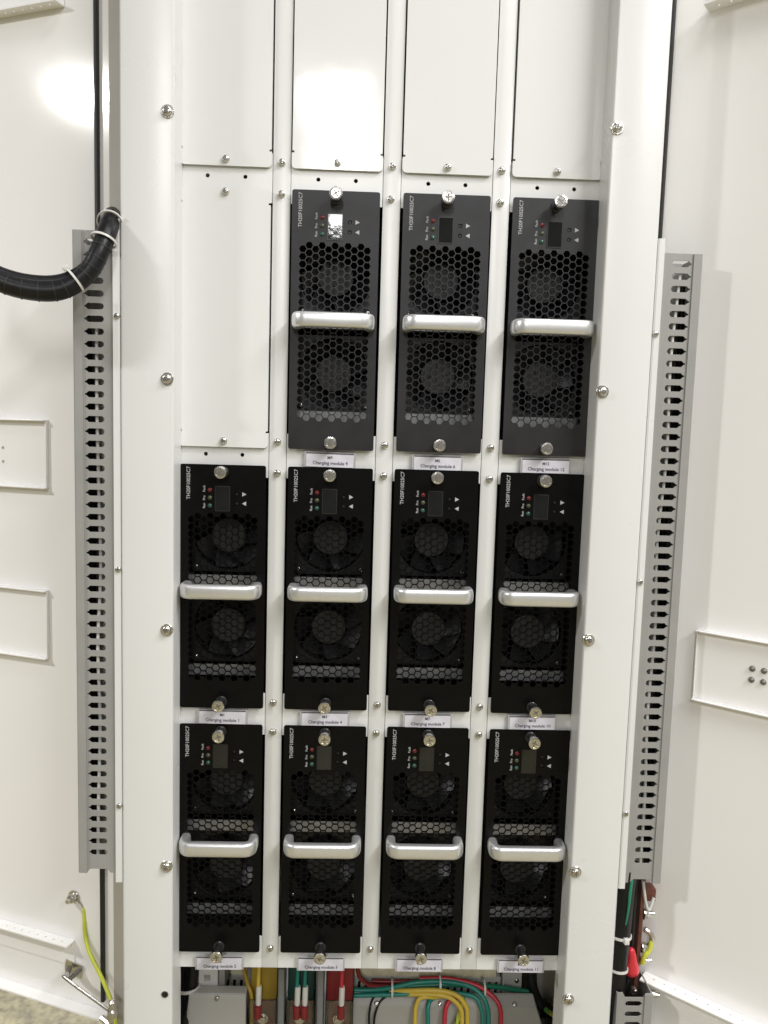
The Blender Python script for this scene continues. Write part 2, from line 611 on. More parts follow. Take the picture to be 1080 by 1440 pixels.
# doors
def door(hx, hy, ang, flip):
    """local X runs away from the hinge, Z up; the inside of the door looks along flip * Y"""
    f = flip
    def b(*a, bev=0.0):
        x0, x1, y0, y1, z0, z1 = a
        return (x0, x1, min(f * y0, f * y1), max(f * y0, f * y1), z0, z1)
    d = cpart("door", box_mesh("door", b(-0.022 if f < 0 else 0.0, 0.60, -0.0018, 0.0, -0.637, PZ1 + 0.05)), M['door'], None, (hx, hy, 0.0), (0, 0, R(ang)))
    g0 = 0.0172 if f > 0 else -0.003
    link("gasket", box_mesh("gasket", b(g0, g0 + (0.0042 if f > 0 else 0.0055), 0.0002, 0.0050, -0.622, PZ1 + 0.03), bev=0.001), M['gasket'], d)
    link("bottom_lip", box_mesh("bottom_lip", b(0.012 if f > 0 else 0.0, 0.60, 0.0002, 0.014, -0.6368, -0.6348)), M['door'], d)
    s0 = 0.060 if f > 0 else 0.035
    # perforated stiffener angles near top and bottom
    for z, leg in ((0.4640, 1), (-0.5600, -1)):
        x1 = 0.56
        st = link("stiffener", box_mesh("stiffener", b(s0, x1, 0.0002, 0.0017, z + (0.0020 if leg > 0 else -0.030), z + (0.030 if leg > 0 else -0.0004))), M['door'], d)
        holes = []
        x = s0 + 0.012
        while x < x1 - 0.01:
            holes.append(circ(x, 0.0078, 0.0013, 8))
            x += 0.0115
        me = plate_mesh("perforated_flange", rect(s0, x1, 0.0003, 0.0140 if f > 0 else 0.0180), holes, 0, 0.0016)
        # the sheet is made in XZ; lay it flat into XY, reaching out to the inside of the door
        for v in me.vertices:
            X, Y, Z = v.co
            v.co = (X, f * Z, z + Y)
        bm = bmesh.new(); bm.from_mesh(me); bmesh.ops.recalc_face_normals(bm, faces=bm.faces); bm.to_mesh(me); bm.free()
        link("perforated_flange", me, M['door'], st)
    return d, b


ldoor, lb = door(-0.285, 0.030, 160.0, 1)
rdoor, rb = door(0.285, 0.030, -40.0, -1)


def channel(d, b, x0, z0, z1, x1=0.50):
    ch = link("channel", box_mesh("channel", b(x0, x1, 0.0002, 0.0016, z0, z1)), M['door'], d)
    link("flange", box_mesh("flange", b(x0, x1, 0.0018, 0.0085, z1 - 0.0014, z1), bev=0.0003), M['door'], ch)
    link("flange", box_mesh("flange", b(x0, x1, 0.0018, 0.0085, z0, z0 + 0.0014), bev=0.0003), M['door'], ch)
    link("flange", box_mesh("flange", b(x0, x0 + 0.0013, 0.0018, 0.0045, z0 + 0.0016, z1 - 0.0016), bev=0.0003), M['door'], ch)
    return ch


channel(ldoor, lb, 0.088, -0.035, 0.0405)
channel(ldoor, lb, 0.090, -0.2275, -0.149)
rc = channel(rdoor, rb, 0.066, -0.2340, -0.1590)
bm = bmesh.new()
add_lathe(bm, [(0.0030, 0), (0.0030, -0.0008), (0.0026, -0.002), (0.0014, -0.0028), (0.0005, -0.003)], 14)
rivet = finish(bm, "rivet", ang=60)
for x in (0.1215, 0.1325):
    for z in (-0.1895, -0.2010):
        link("rivet", rivet, M['steeldk'], rc, (x, -0.0016, z))
for z in (0.0085, -0.0070):
    link("rivet_mark", plate_mesh("rivet_mark", circ(0, 0, 0.0016, 10), [], 0, 0.0004), M['sheet'], ldoor, (0.150, 0.0022, z), (0, 0, math.pi))

# ------------------------------------------------------------------ charging modules (one build, ten copies)
PW, PH = 0.0437, 0.257
PY = -0.0050        # front of the face plate


def hexagon(x, z, r):
    return [(x + r * math.cos(R(60 * i)), z + r * math.sin(R(60 * i))) for i in range(6)]


DX = 0.00645
DZ = DX * 2 / math.sqrt(3)
hexes = []
for c in range(11):
    x = (c - 5) * DX
    if c % 2:      # the five taller columns
        for k in range(24):
            hexes.append(hexagon(x, -0.0535 - k * DZ, 0.00372))
    else:
        for k in range(23):
            hexes.append(hexagon(x, -0.0535 - DZ / 2 - k * DZ, 0.00372))
led_z = (-0.0262, -0.0342, -0.0424)
holes = list(hexes)
for z in (-0.0300, -0.0396):
    holes.append(circ(0.0142, z, 0.0021, 10))
FACE = plate_mesh("face_plate", rrect(-PW, PW, -PH, 0, 0.0022), holes, PY, 0.0014)
bm = bmesh.new()
bm.from_mesh(FACE)
bm.to_mesh(FACE)
bm.free()

HOUS = box_mesh("housing", (-0.0415, 0.0415, 0.2995, 0.3010, -0.246, -0.011), (-0.0430, -0.0415, -0.0034, 0.3010, -0.246, -0.011), (0.0415, 0.0430, -0.0034, 0.3010, -0.246, -0.011),
                (-0.0415, 0.0415, -0.0034, 0.2995, -0.0125, -0.011), (-0.0415, 0.0415, -0.0034, 0.2995, -0.246, -0.2445))
WALL = box_mesh("control_board", (-0.0410, 0.0410, 0.0005, 0.0020, -0.0480, -0.0130))


def strip_mesh():
    bm = bmesh.new()
    add_box(bm, -0.0405, 0.0405, 0.0200, 0.0212, -0.006, 0.006)
    add_box(bm, -0.0405, 0.0405, 0.0214, 0.0298, -0.006, -0.0048)
    return finish(bm, "fan_ledge", smooth=False)


LEDGE = strip_mesh()


def fan_frame():
    me = plate_mesh("fan", rrect(-0.0398, 0.0398, -0.0398, 0.0398, 0.004), [circ(0, 0, 0.0375, 36)], 0.030, 0.022)
    for p in me.polygons:
        p.use_smooth = False
    return me


FAN = fan_frame()
bm = bmesh.new()
add_lathe(bm, [(0.0188, 0.052), (0.0190, 0.034), (0.0182, 0.0325), (0.0010, 0.0320)], 32)
HUB = finish(bm, "fan_hub", ang=30)
bm = bmesh.new()
for k in range(4):
    a = R(45 + 90 * k)
    add_lathe(bm, [(0.0011, 0.0322), (0.0011, 0.0316)], 8, Matrix.Translation((0.0092 * math.cos(a), 0, 0.0092 * math.sin(a))))
HUBDOT = finish(bm, "hub_vent", smooth=False)


def blade_mesh():
    bm = bmesh.new()
    g = []
    n, mseg = 6, 5
    for layer in (0, 0.0012):
        gl = []
        for i in range(n):
            t = i / (n - 1)
            r = 0.0185 + t * 0.0180
            row = []
            for j in range(mseg):
                u = j / (mseg - 1)
                sw = 0.30 * t
                a = sw + (u - 0.5) * 0.80
                row.append(bm.verts.new((r * math.cos(a), 0.034 + u * 0.013 + layer, r * math.sin(a))))
            gl.append(row)
        g.append(gl)
    for gl, rev in ((g[0], False), (g[1], True)):
        for i in range(n - 1):
            for j in range(mseg - 1):
                f = [gl[i][j], gl[i + 1][j], gl[i + 1][j + 1], gl[i][j + 1]]
                bm.faces.new(f[::-1] if rev else f)
    for i in range(n - 1):
        bm.faces.new((g[0][i][0], g[1][i][0], g[1][i + 1][0], g[0][i + 1][0]))
        bm.faces.new((g[0][i][-1], g[0][i + 1][-1], g[1][i + 1][-1], g[1][i][-1]))
    for j in range(mseg - 1):
        bm.faces.new((g[0][-1][j], g[1][-1][j], g[1][-1][j + 1], g[0][-1][j + 1]))
        bm.faces.new((g[0][0][j], g[0][0][j + 1], g[1][0][j + 1], g[1][0][j]))
    return finish(bm, "fan_blade", ang=30)


BLADE = blade_mesh()


def handle_mesh():
    bm = bmesh.new()
    hw, yo, yb, rc = 0.0362, -0.0235, PY + 0.0002, 0.0085
    path = []
    path.append((-hw, yb)); path.append((-hw, yb - 0.004))
    for i in range(8):
        a = R(180 + 90 * i / 7)
        path.append((-hw + rc + rc * math.cos(a), yo + rc + rc * math.sin(a)))
    for i in range(8):
        a = R(270 + 90 * i / 7)
        path.append((hw - rc + rc * math.cos(a), yo + rc + rc * math.sin(a)))
    path.append((hw, yb - 0.004)); path.append((hw, yb))
    rings = []
    P = [Vector((x, y, 0)) for x, y in path]
    for i, p in enumerate(P):
        t = (P[min(i + 1, len(P) - 1)] - P[max(i - 1, 0)]).normalized()
        nrm = Vector((t.y, -t.x, 0))
        ring = []
        for k in range(20):
            a = 2 * math.pi * k / 20
            ca, sa = math.cos(a), math.sin(a)
            e = 0.62
            px = math.copysign(abs(ca) ** e, ca) * 0.0051
            pz = math.copysign(abs(sa) ** e, sa) * 0.0077
            ring.append(bm.verts.new(p + nrm * px + Vector((0, 0, pz))))
        rings.append(ring)
    for a, b in zip(rings, rings[1:]):
        for k in range(20):
            j = (k + 1) % 20
            bm.faces.new((a[k], a[j], b[j], b[k]))
    bm.faces.new(rings[0]); bm.faces.new(rings[-1][::-1])
    return finish(bm, "handle", ang=60)


HANDLE = handle_mesh()


def thumb_meshes():
    bm = bmesh.new()
    prof = []
    seg = 36
    rings = []
    for r, y, kn in ((0.0056, 0.0, 0), (0.0064, -0.0006, 1), (0.0064, -0.0046, 1), (0.0060, -0.0053, 0), (0.0046, -0.0055, 0), (0.0044, -0.0050, 0), (0.0010, -0.0050, 0)):
        ring = []
        for i in range(seg):
            a = 2 * math.pi * i / seg
            rr = r * (1 + (0.022 if i % 2 else -0.022) * kn)
            ring.append(bm.verts.new((rr * math.cos(a), y, rr * math.sin(a))))
        rings.append(ring)
    for a, b in zip(rings, rings[1:]):
        for i in range(seg):
            j = (i + 1) % seg
            bm.faces.new((a[i], a[j], b[j], b[i]))
    bm.faces.new(rings[0]); bm.faces.new(rings[-1][::-1])
    n0 = len(bm.faces)
    l, w = 0.0034, 0.0006
    add_box(bm, -l, l, -0.0053, -0.0046, -w, w)
    add_box(bm, -w, w, -0.00532, -0.0046, -l, l)
    bm.faces.ensure_lookup_table()
    for f in bm.faces[n0:]:
        f.material_index = 1
    head = finish(bm, "thumbscrew", ang=28)
    head.materials.append(M['steel'])
    head.materials.append(M['steeldk'])
    bm = bmesh.new()
    add_lathe(bm, [(0.0058, 0.0), (0.0058, -0.0035), (0.0050, -0.0045), (0.0040, -0.0046), (0.0040, -0.030)], 20)
    col = finish(bm, "collar", ang=30)
    return head, col


THUMB, COLLAR = thumb_meshes()
SCREEN = plate_mesh("display", rect(-0.0068, 0.0068, -0.0120, 0.0120), [], PY - 0.0004, 0.0005)
SCRIM = plate_mesh("display_bezel", rrect(-0.0078, 0.0078, -0.0131, 0.0131, 0.0006), [rect(-0.0069, 0.0069, -0.0121, 0.0121)], PY - 0.0006, 0.0007)
bm = bmesh.new()
add_lathe(bm, [(0.0023, PY + 0.0001), (0.0023, PY - 0.0004), (0.0016, PY - 0.0011), (0.0006, PY - 0.0014)], 14)
LED = finish(bm, "indicator_light", ang=60)
bm = bmesh.new()
add_lathe(bm, [(0.0017, 0.0015), (0.0017, PY + 0.0010), (0.0013, PY + 0.0006)], 12)
BUTTON = finish(bm, "button", ang=40)


def tri_mesh(sg):
    return plate_mesh("arrow_mark", [(-sg * 0.0020, -0.0022), (sg * 0.0022, 0.0), (-sg * 0.0020, 0.0022)], [], PY - 0.00025, 0.0003)


TRI = (tri_mesh(1), tri_mesh(-1))
T_MODEL = text_mesh("TH20F10025C7", 0.0052, 0.00003)
T_RUN, T_PRO, T_FLT = (text_mesh(t, 0.0034, 0.00004) for t in ("Run", "Pro", "Fault"))
bm = bmesh.new()
add_lathe(bm, [(0.0022, 0.0300), (0.0022, 0.0288), (0.0012, 0.0280)], 10)
FSCREW = finish(bm, "fan_screw", ang=40)

UPR = (R(90), R(-90), 0)


def build_module(c, r):
    x, zt = CX[c], ROWT[r]
    jx, jz = random.uniform(-0.0004, 0.0004), random.uniform(-0.0004, 0.0004)
    t = empty("charging_module", (x + jx, 0, zt + jz))
    t.rotation_euler = (0, R(random.uniform(-0.1, 0.1)), 0)
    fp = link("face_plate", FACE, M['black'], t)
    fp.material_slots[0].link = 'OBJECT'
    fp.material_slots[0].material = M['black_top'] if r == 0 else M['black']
    link("model_lettering", T_MODEL, M['print'], fp, (-0.0352, PY - 0.0002, -0.0195), UPR)
    for tx, z in ((T_FLT, -0.0250), (T_PRO, -0.0345), (T_RUN, -0.0425)):
        link("light_lettering", tx, M['print'], fp, (-0.0192, PY - 0.0002, z), UPR)
    link("arrow_mark", TRI[0], M['print'], fp, (0.0218, 0, -0.0300))
    link("arrow_mark", TRI[1], M['print'], fp, (0.0218, 0, -0.0396))
    link("housing", HOUS, M['housing'], t)
    link("control_board", WALL, M['housing'], t)
    for z, k in zip(led_z, ('red_led', 'amb_led', 'grn_led')):
        o = link("indicator_light", LED, None, t, (-0.0134, 0, z))
        if not LED.materials:
            LED.materials.append(M[k])
        o.material_slots[0].link = 'OBJECT'
        o.material_slots[0].material = M[k]
    sc = link("display", SCREEN, M['screen'], t, (-0.0004, 0, -0.0350), (0, 0, 0))
    link("bezel", SCRIM, M['screenrim'], t, (-0.0004, 0, -0.0350))
    for z in (-0.0300, -0.0396):
        link("button", BUTTON, M['blackin'], t, (0.0142, 0, z))
    for z in (-0.0775, -0.1770):
        fn = link("fan", FAN, M['blackin'], t, (0, 0, z))
        link("fan_hub", HUB, M['hub'], fn)
        link("hub_vent", HUBDOT, M['hole'], fn, None, (0, random.uniform(0, 3), 0))
        a0 = random.uniform(0, 6)
        for k in range(7):
            link("fan_blade", BLADE, M['blade'], fn, None, (0, a0 + 2 * math.pi * k / 7, 0))
        for sx in (-1, 1):
            link("fan_screw", FSCREW, M['steel'], fn, (sx * 0.0345, 0, -0.0345))
    for z in (-0.1252, -0.2232):
        link("fan_ledge", LEDGE, M['galv'], t, (0, 0, z))
    link("handle", HANDLE, M['alu'], t, (0, 0, -0.1288))
    for k, z in enumerate((-0.0075, -PH + 0.0075)):
        out = (0.0115, 0.0105, 0.0130)[r] + random.uniform(-0.0015, 0.0015)
        if k == 1 and r == 0:
            out -= 0.004
        if k == 1 and r > 0:
            out += 0.002
        th = link("thumbscrew", THUMB, None, t, (random.uniform(-.0006, .0006), PY - out, z), (0, random.uniform(0, 3), 0))
        co = link("collar", COLLAR, M['collar'], t, (0, PY, z))
        co.scale = (1, min(1.0, (out + 0.001) / 0.030), 1)
    return t


ROWN = ("top", "middle", "bottom")
COLN = ("first column from the left", "second column from the left", "third column from the left", "rightmost column")
EXTRA = {(1, 0): "black fan module in top row, second column, its display mirroring a lamp",
         (2, 0): "black fan module in top row between the two other top modules",
         (3, 0): "black fan module in top row, right-hand end beside the right post"}
NUM = {(1, 0): 9, (2, 0): 6, (3, 0): 12, (0, 1): 1, (1, 1): 4, (2, 1): 7, (3, 1): 10, (0, 2): 2, (1, 2): 5, (2, 2): 8, (3, 2): 11}
for r in range(3):
    for c in range(4):
        if (c, r) == (0, 0):
            continue
        md = build_module(c, r)
        tag(md, EXTRA.get((c, r), "black fan module with silver handle, %s row, %s" % (ROWN[r], COLN[c])), "charging module", "charging modules in the rack")

# ------------------------------------------------------------------ label plates under the modules
RIM = plate_mesh("label_holder", rrect(-0.0262, 0.0262, -0.0078, 0.0078, 0.0006), [], -0.0030, 0.0012)
CARD = plate_mesh("card", rect(-0.0243, 0.0243, -0.0074, 0.0056), [], -0.0036, 0.0005)
GAPS = plate_mesh("slot_shade_strip", rect(-0.0246, 0.0246, 0.0060, 0.0073), [], -0.0033, 0.0003)  # dark line, the shade at the holder's top put into the colour
for (c, r), n in NUM.items():
    x = CX[c]
    z = ROWT[r] - PH - (0.0104 if r < 2 else 0.0137)
    t = empty("label_plate", (x + (0.0005, 0.0003, -0.0003, 0.0015)[c] + random.uniform(-.0012, .0012), -0.001, z))
    t.rotation_euler = (0, R(random.uniform(-0.7, 0.7)), 0)
    tag(t, "small white label below the %s-row black module, %s" % (ROWN[r], COLN[c]), "label plate", "label plates under the modules")
    link("label_holder", RIM, M['cardrim'], t)
    cd = link("card", CARD, M['card'], t)
    link("slot_shade_strip", GAPS, M['carddark'], t)
    link("lettering", text_mesh("M%d" % n, 0.0042, 0.00004), M['ink'], cd, (0, -0.0038, 0.0022), (R(90), 0, 0))
    link("lettering", text_mesh("Charging module %d" % n, 0.0047, 0.00004), M['ink'], cd, (0.0005, -0.0038, -0.0034), (R(90), 0, 0))


# ------------------------------------------------------------------ slotted wire ducts beside the posts
def slot_outline(x0, x1, zc, h, tip):
    """round at x0, pointed at x1"""
    s = 1 if x1 > x0 else -1
    r = h / 2
    pts = []
    for i in range(7):
        a = R(90 + 180 * i / 6)
        pts.append((x0 + s * r + s * r * math.cos(a), zc + r * math.sin(a)))
    pts += [(x1 - s * tip, zc - r), (x1 - s * tip * 0.35, zc - r * 0.30), (x1, zc - r * 0.22), (x1, zc + r * 0.22), (x1 - s * tip * 0.35, zc + r * 0.30), (x1 - s * tip, zc + r)]
    return pts


def wire_duct(s, z0, z1, first, n, pitch, label, covered=True, notch=True):
    t = empty("wire_duct", (s * 0.286, -0.005, z0))
    tag(t, label, "wire duct", "grey wire ducts")
    off = Vector((s * 0.286, -0.005, z0))
    sl = [slot_outline(s * 0.2768, s * 0.2958, first - k * pitch, 0.0061, 0.0036) for k in range(n)]
    xi, xo = s * 0.2674, s * 0.3045
    if notch:
        out = [(xi, z0), (s * 0.2735, z0), (s * 0.2765, z0 + 0.004), (s * 0.2945, z0 + 0.004), (s * 0.2975, z0), (xo, z0), (xo, z1), (xi, z1)]
    else:
        out = [(xi, z0), (xo, z0), (xo, z1), (s * 0.2985, z1), (s * 0.2960, z1 - 0.0045), (s * 0.2765, z1 - 0.0045), (s * 0.2735, z1 + 0.001), (xi, z1 + 0.001)]
    link("slotted_wall", plate_mesh("slotted_wall", out, sl, -0.0300, 0.0013), M['duct'], t, -off)
    link("slotted_wall", plate_mesh("slotted_wall", out, sl, 0.0130, 0.0013), M['duct'], t, -off)
    link("duct_base", box_mesh("duct_base", (xi, xi + s * 0.0013, -0.0286, 0.0129, z0, z1)), M['duct'], t, -off)
    if covered:
        cv = [(s * 0.2972, -0.0302), (s * 0.2972, -0.0316), (s * 0.3050, -0.0316), (s * 0.3062, -0.0304), (s * 0.3062, 0.0160), (s * 0.3048, 0.0160), (s * 0.3048, -0.0302)]
        link("duct_cover", extrude_profile("duct_cover", cv, z0 + 0.0002, z1 - 0.0002), M['duct'], t, -off)
    return t


wire_duct(-1, -0.4275, 0.2220, 0.2112, 52, 0.01209, "long grey slotted wire duct beside the left post")
wire_duct(1, -0.4310, 0.2200, 0.2102, 52, 0.01209, "long grey slotted wire duct beside the right post")
wire_duct(1, -0.7300, -0.5575, -0.5690, 12, 0.01209, "short open-topped grey duct at the foot of the right post", covered=True, notch=False)


def wire(name, pts, rad, m_, label, cat="wire", group=None, seg=10, ribs=None, smooth=8):
    p0 = Vector(pts[-1])
    me = tube_mesh(name, [Vector(p) - p0 for p in pts], rad, seg, smooth, ribs)
    o = link(name, me, M[m_], None, p0)
    return tag(o, label, cat, group)


def tie_ring(parent, p, axis, r, poff, head=True, mt='tie', w=0.0022, ha=0.4):
    """cable tie: a flat band round the axis with its little head"""
    ax = Vector(axis).normalized()
    q = ax.to_track_quat('Y', 'Z').to_matrix().to_4x4()
    bm = bmesh.new()
    add_lathe(bm, [(r * 0.97, -w), (r * 1.07, -w), (r * 1.07, w), (r * 0.97, w)], 24, cap=False)
    if head:
        add_box(bm, r * 0.98, r * 0.98 + 0.0042, -0.0030, 0.0030, -0.0026, 0.0026, bev=0.0004)
    me = finish(bm, "cable_tie", ang=40)
    o = link("cable_tie", me, M[mt], parent)
    o.matrix_local = Matrix.Translation(Vector(p) - Vector(poff)) @ q @ Matrix.Rotation(ha, 4, 'Y')
    return o


# wires that lie inside the two tall ducts
for i, (s, x, y, k) in enumerate(((-1, 0.2765, -0.012, 'cable'), (-1, 0.2985, -0.004, 'cable'), (1, 0.2770, -0.010, 'cable'), (1, 0.2975, -0.004, 'cable'), (-1, 0.2865, -0.0235, 'tie'), (1, 0.2835, -0.0235, 'tie'))):
    top = 0.13 if s < 0 else 0.20
    pts = [(s * (x + random.uniform(-.003, .003)), y + random.uniform(-.003, .003), top - j * (top + 0.425) / 7) for j in range(8)]
    side = "left" if s < 0 else "right"
    wire("duct_wire", pts, 0.0034 if k == 'cable' else 0.0018, k,
         "%s wire seen through the %s duct's slots, %s" % ("black" if k == 'cable' else "thin white", side, ("nearer the post", "nearer the cover")[i % 2] if k == 'cable' else "midway between the black ones"),
         "wire", "wires inside the ducts", seg=8, smooth=3)

# ------------------------------------------------------------------ black cable loop at the top left
pts = [(-0.405, -0.088, 0.205), (-0.385, -0.084, 0.180), (-0.362, -0.080, 0.1655), (-0.335, -0.074, 0.1570), (-0.306, -0.066, 0.1580), (-0.284, -0.058, 0.1745), (-0.2725, -0.052, 0.1985), (-0.2685, -0.042, 0.2200), (-0.2720, -0.022, 0.2340), (-0.2790, 0.000, 0.2330), (-0.2810, 0.012, 0.2150)]
org = Vector((-0.2810, 0.012, 0.2150))
cl = tag(empty("cable_loop", org), "thick black sleeved cable loop crossing the top of the left duct", "cable")
link("lower_cable", tube_mesh("lower_cable", [Vector(p) - org for p in pts], 0.0090, 14, 9), M['cable'], cl)
pts2 = [(p[0], p[1] + 0.004, p[2] + 0.0080 + 0.001 * math.sin(i * 2.1)) for i, p in enumerate(pts[:-2])] + [(-0.2745, -0.002, 0.2400), (-0.2790, 0.010, 0.2200)]
link("upper_cable", tube_mesh("upper_cable", [Vector(p) - org for p in pts2], 0.0068, 12, 9), M['cable'], cl)
# split rings of the sleeve
path = catmull(pts, 9)
for k in (7, 11, 15, 19, 23, 27, 31, 35, 38, 42, 45, 48, 51, 55, 59):
    p = path[k]
    bm = bmesh.new()
    add_lathe(bm, [(0.0089, -0.0006), (0.0094, -0.0005), (0.0094, 0.0005), (0.0089, 0.0006)], 18, cap=False)
    o = link("sleeve_seam", finish(bm, "sleeve_seam"), M['gasket'], cl)
    q = (path[k + 1] - path[k - 1]).normalized().to_track_quat('Y', 'Z').to_matrix().to_4x4()
    o.matrix_local = Matrix.Translation(p - org) @ q
for k, ha in ((16, 1.2), (41, 4.9), (57, 2.6), (66, 1.0)):
    p = path[k] + Vector((0, 0.0015, 0.0028))
    tie_ring(cl, p, path[k + 1] - path[k - 1], 0.0114, org, ha=ha, w=0.0010)

# ------------------------------------------------------------------ left door hardware
gz = Vector((-0.3415, 0.0500, -0.5050))
gb = tag(empty("ground_bolt", gz), "small steel bolt on the left door holding the yellow-green wire", "bolt")
bm = bmesh.new()
add_lathe(bm, [(0.0075, 0.0), (0.0075, -0.0012), (0.0052, -0.0013), (0.0052, -0.0060), (0.0044, -0.0072), (0.0024, -0.0078), (0.0024, -0.0120), (0.0008, -0.0124)], 18)
link("bolt_head", finish(bm, "bolt_head"), M['steel'], gb, (0, 0, 0), (0, 0, R(-20)))
bm = bmesh.new()
add_tube(bm, [(0.004, -0.003, -0.003), (0.009, -0.003, -0.008), (0.0125, -0.002, -0.013)], 0.0019, 8, 4)
link("ring_lug", finish(bm, "ring_lug"), M['steel'], gb)
wire("ground_wire", [(-0.3290, 0.0470, -0.5170), (-0.3285, 0.0455, -0.5300), (-0.3265, 0.042, -0.5480), (-0.3190, 0.034, -0.5620), (-0.3075, 0.026, -0.5760), (-0.2950, 0.016, -0.5900), (-0.2835, 0.006, -0.6060), (-0.2790, 0.000, -0.6200), (-0.2785, -0.002, -0.6450)], 0.0023, 'lime',
     "yellow-green ground wire drooping from the left door bolt", "ground wire")

so = Vector((-0.2850, 0.0050, -0.6120))
st = tag(empty("door_stay", so), "bent chrome door stay rod at the foot of the left door", "door stay")
bm = bmesh.new()
add_box(bm, -0.012, 0.012, -0.002, 0.0, -0.008, 0.008, bev=0.0005)
link("stay_bracket", finish(bm, "stay_bracket"), M['steel'], st, Vector((-0.3420, 0.0495, -0.5930)) - so, (0, R(8), R(-20)))
bm = bmesh.new()
add_tube(bm, [(-0.3465, 0.046, -0.5900), (-0.3440, 0.034, -0.5880), (-0.3400, 0.020, -0.5790)], 0.0030, 10, 4)
add_tube(bm, [(-0.3340, 0.046, -0.5920), (-0.3400, 0.026, -0.5900)], 0.0028, 10, 4)
for v in bm.verts:
    v.co -= so
link("stay_pivot", finish(bm, "stay_pivot"), M['steeldk'], st)
bm = bmesh.new()
add_tube(bm, [(-0.3410, 0.020, -0.5795), (-0.3390, 0.018, -0.5830), (-0.2850, 0.005, -0.6120)], 0.0019, 10, 6)
for v in bm.verts:
    v.co -= so
link("stay_rod", finish(bm, "stay_rod"), M['steel'], st)
bm = bmesh.new()
add_lathe(bm, [(0.0048, 0.009), (0.0060, 0.008), (0.0060, -0.004), (0.0045, -0.006), (0.0045, -0.014), (0.0020, -0.016)], 16, Matrix.Rotation(R(-90), 4, 'X'))
link("stay_clamp", finish(bm, "stay_clamp"), M['steel'], st, (0.002, -0.001, 0.0))
bm = bmesh.new()
add_tube(bm, [(-0.012, 0.004, -0.010), (0.0, -0.003, -0.013), (0.008, -0.004, -0.018)], 0.0034, 10, 5)
link("stay_catch", finish(bm, "stay_catch"), M['steel'], st)

# ------------------------------------------------------------------ cables and copper at the foot of the right post
o = wire("power_cable", [(0.2730, -0.018, -0.4200), (0.2715, -0.019, -0.4500), (0.2705, -0.020, -0.5000), (0.2700, -0.020, -0.5350), (0.2710, -0.018, -0.5600), (0.2740, -0.014, -0.6200)],
         lambda t: 0.0122 - 0.0045 * t, 'cable', "thick black cable bundle below the long right duct", "cable", seg=16)
for z, ha in ((-0.4965, -1.2), (-0.5350, 3.0)):
    tie_ring(o, (0.2702, -0.020, z), (0.02, 0.10, 1), 0.0114 if z > -0.51 else 0.0100, (0.2740, -0.014, -0.6200), ha=ha, w=0.0013)
wire("green_cable", [(0.2765, -0.0270, -0.4240), (0.2745, -0.0300, -0.4400), (0.2730, -0.0318, -0.4600), (0.2715, -0.0308, -0.4780)], lambda t: 0.0022 - 0.0014 * t, 'green', "green cable tapering down the front of the black bundle", "cable")
wire("slim_cable", [(0.2870, -0.010, -0.4200), (0.2880, -0.006, -0.4700), (0.2895, -0.002, -0.5300), (0.2860, 0.000, -0.6000)], 0.0034, 'cable', "slim black cable between the black bundle and the copper bar", "cable")

bo = Vector((0.300, 0.004, -0.60))
cb = tag(empty("copper_busbar", bo), "brown copper ground bar with bolts beside the right door", "busbar")
link("bar", box_mesh("bar", (-0.0045, -0.0003, -0.008, 0.010, 0.0, 0.158), bev=0.0005), M['copper'], cb, (0, 0, 0), (0, R(0.5), 0))
link("bar_block", box_mesh("bar_block", (0.0, 0.0125, -0.010, 0.004, 0.133, 0.147), bev=0.0008), M['copper'], cb)


def hexbolt(dx, dz, s=1.0, yaw=-90):
    bm = bmesh.new()
    add_lathe(bm, [(0.0075 * s, 0.0), (0.0075 * s, -0.0012), ], 16)
    add_lathe(bm, [(0.0060 * s, -0.0012), (0.0060 * s, -0.0058)], 6)
    add_lathe(bm, [(0.0028 * s, -0.0058), (0.0028 * s, -0.0125), (0.0020 * s, -0.0132)], 12)
    return link("bolt", finish(bm, "bolt", ang=25), M['steel'], cb, (dx, -0.004, dz), (0, 0, R(yaw + 180)))


hexbolt(0.0018, 0.1150, 0.85)
hexbolt(0.0018, 0.0755, 0.8)
hexbolt(0.0018, 0.0600, 0.6)
bm = bmesh.new()
add_tube(bm, [(0.004, -0.006, 0.098), (0.010, -0.008, 0.094), (0.013, -0.007, 0.086), (0.010, -0.006, 0.078)], 0.0030, 10, 5)
link("crimp_lug", finish(bm, "crimp_lug"), M['steel'], cb)
bm = bmesh.new()
add_tube(bm, [(0.012, -0.007, 0.086), (0.009, -0.010, 0.076), (0.004, -0.011, 0.070), (0.002, -0.010, 0.060)], 0.0026, 10, 5)
link("wire_tail", finish(bm, "wire_tail"), M['lime'], cb)
bm = bmesh.new()
add_lathe(bm, [(0.004, 0.0), (0.0042, -0.006), (0.003, -0.008)], 12)
link("bolt", finish(bm, "bolt"), M['steel'], cb, (-0.006, -0.009, 0.030))
wire("lug_wire", [(0.2945, -0.012, -0.4400), (0.2985, -0.014, -0.4640), (0.3030, -0.013, -0.4720), (0.3085, -0.010, -0.4600)], 0.0017, 'tie', "thin white tie looped over the copper ground bar", "cable tie")
ro = Vector((0.2880, -0.0120, -0.5450))
bm = bmesh.new()
add_lathe(bm, [(0.0015, 0.031), (0.0035, 0.029), (0.0052, 0.022), (0.0062, 0.014), (0.0085, 0.006), (0.0088, 0.002), (0.0070, -0.0015), (0.0045, -0.002)], 20, Matrix.Rotation(R(90), 4, 'X'))
tag(link("red_plug", finish(bm, "red_plug", ang=60), M['redcap'], None, ro, (R(8), R(-6), 0)), "glossy red rubber plug beside the black bundle", "plug")
bm = bmesh.new()
add_lathe(bm, [(0.0055, 0.0), (0.0055, -0.002), (0.0042, -0.0022), (0.0042, -0.0075), (0.0026, -0.0078), (0.0026, -0.012)], 12)
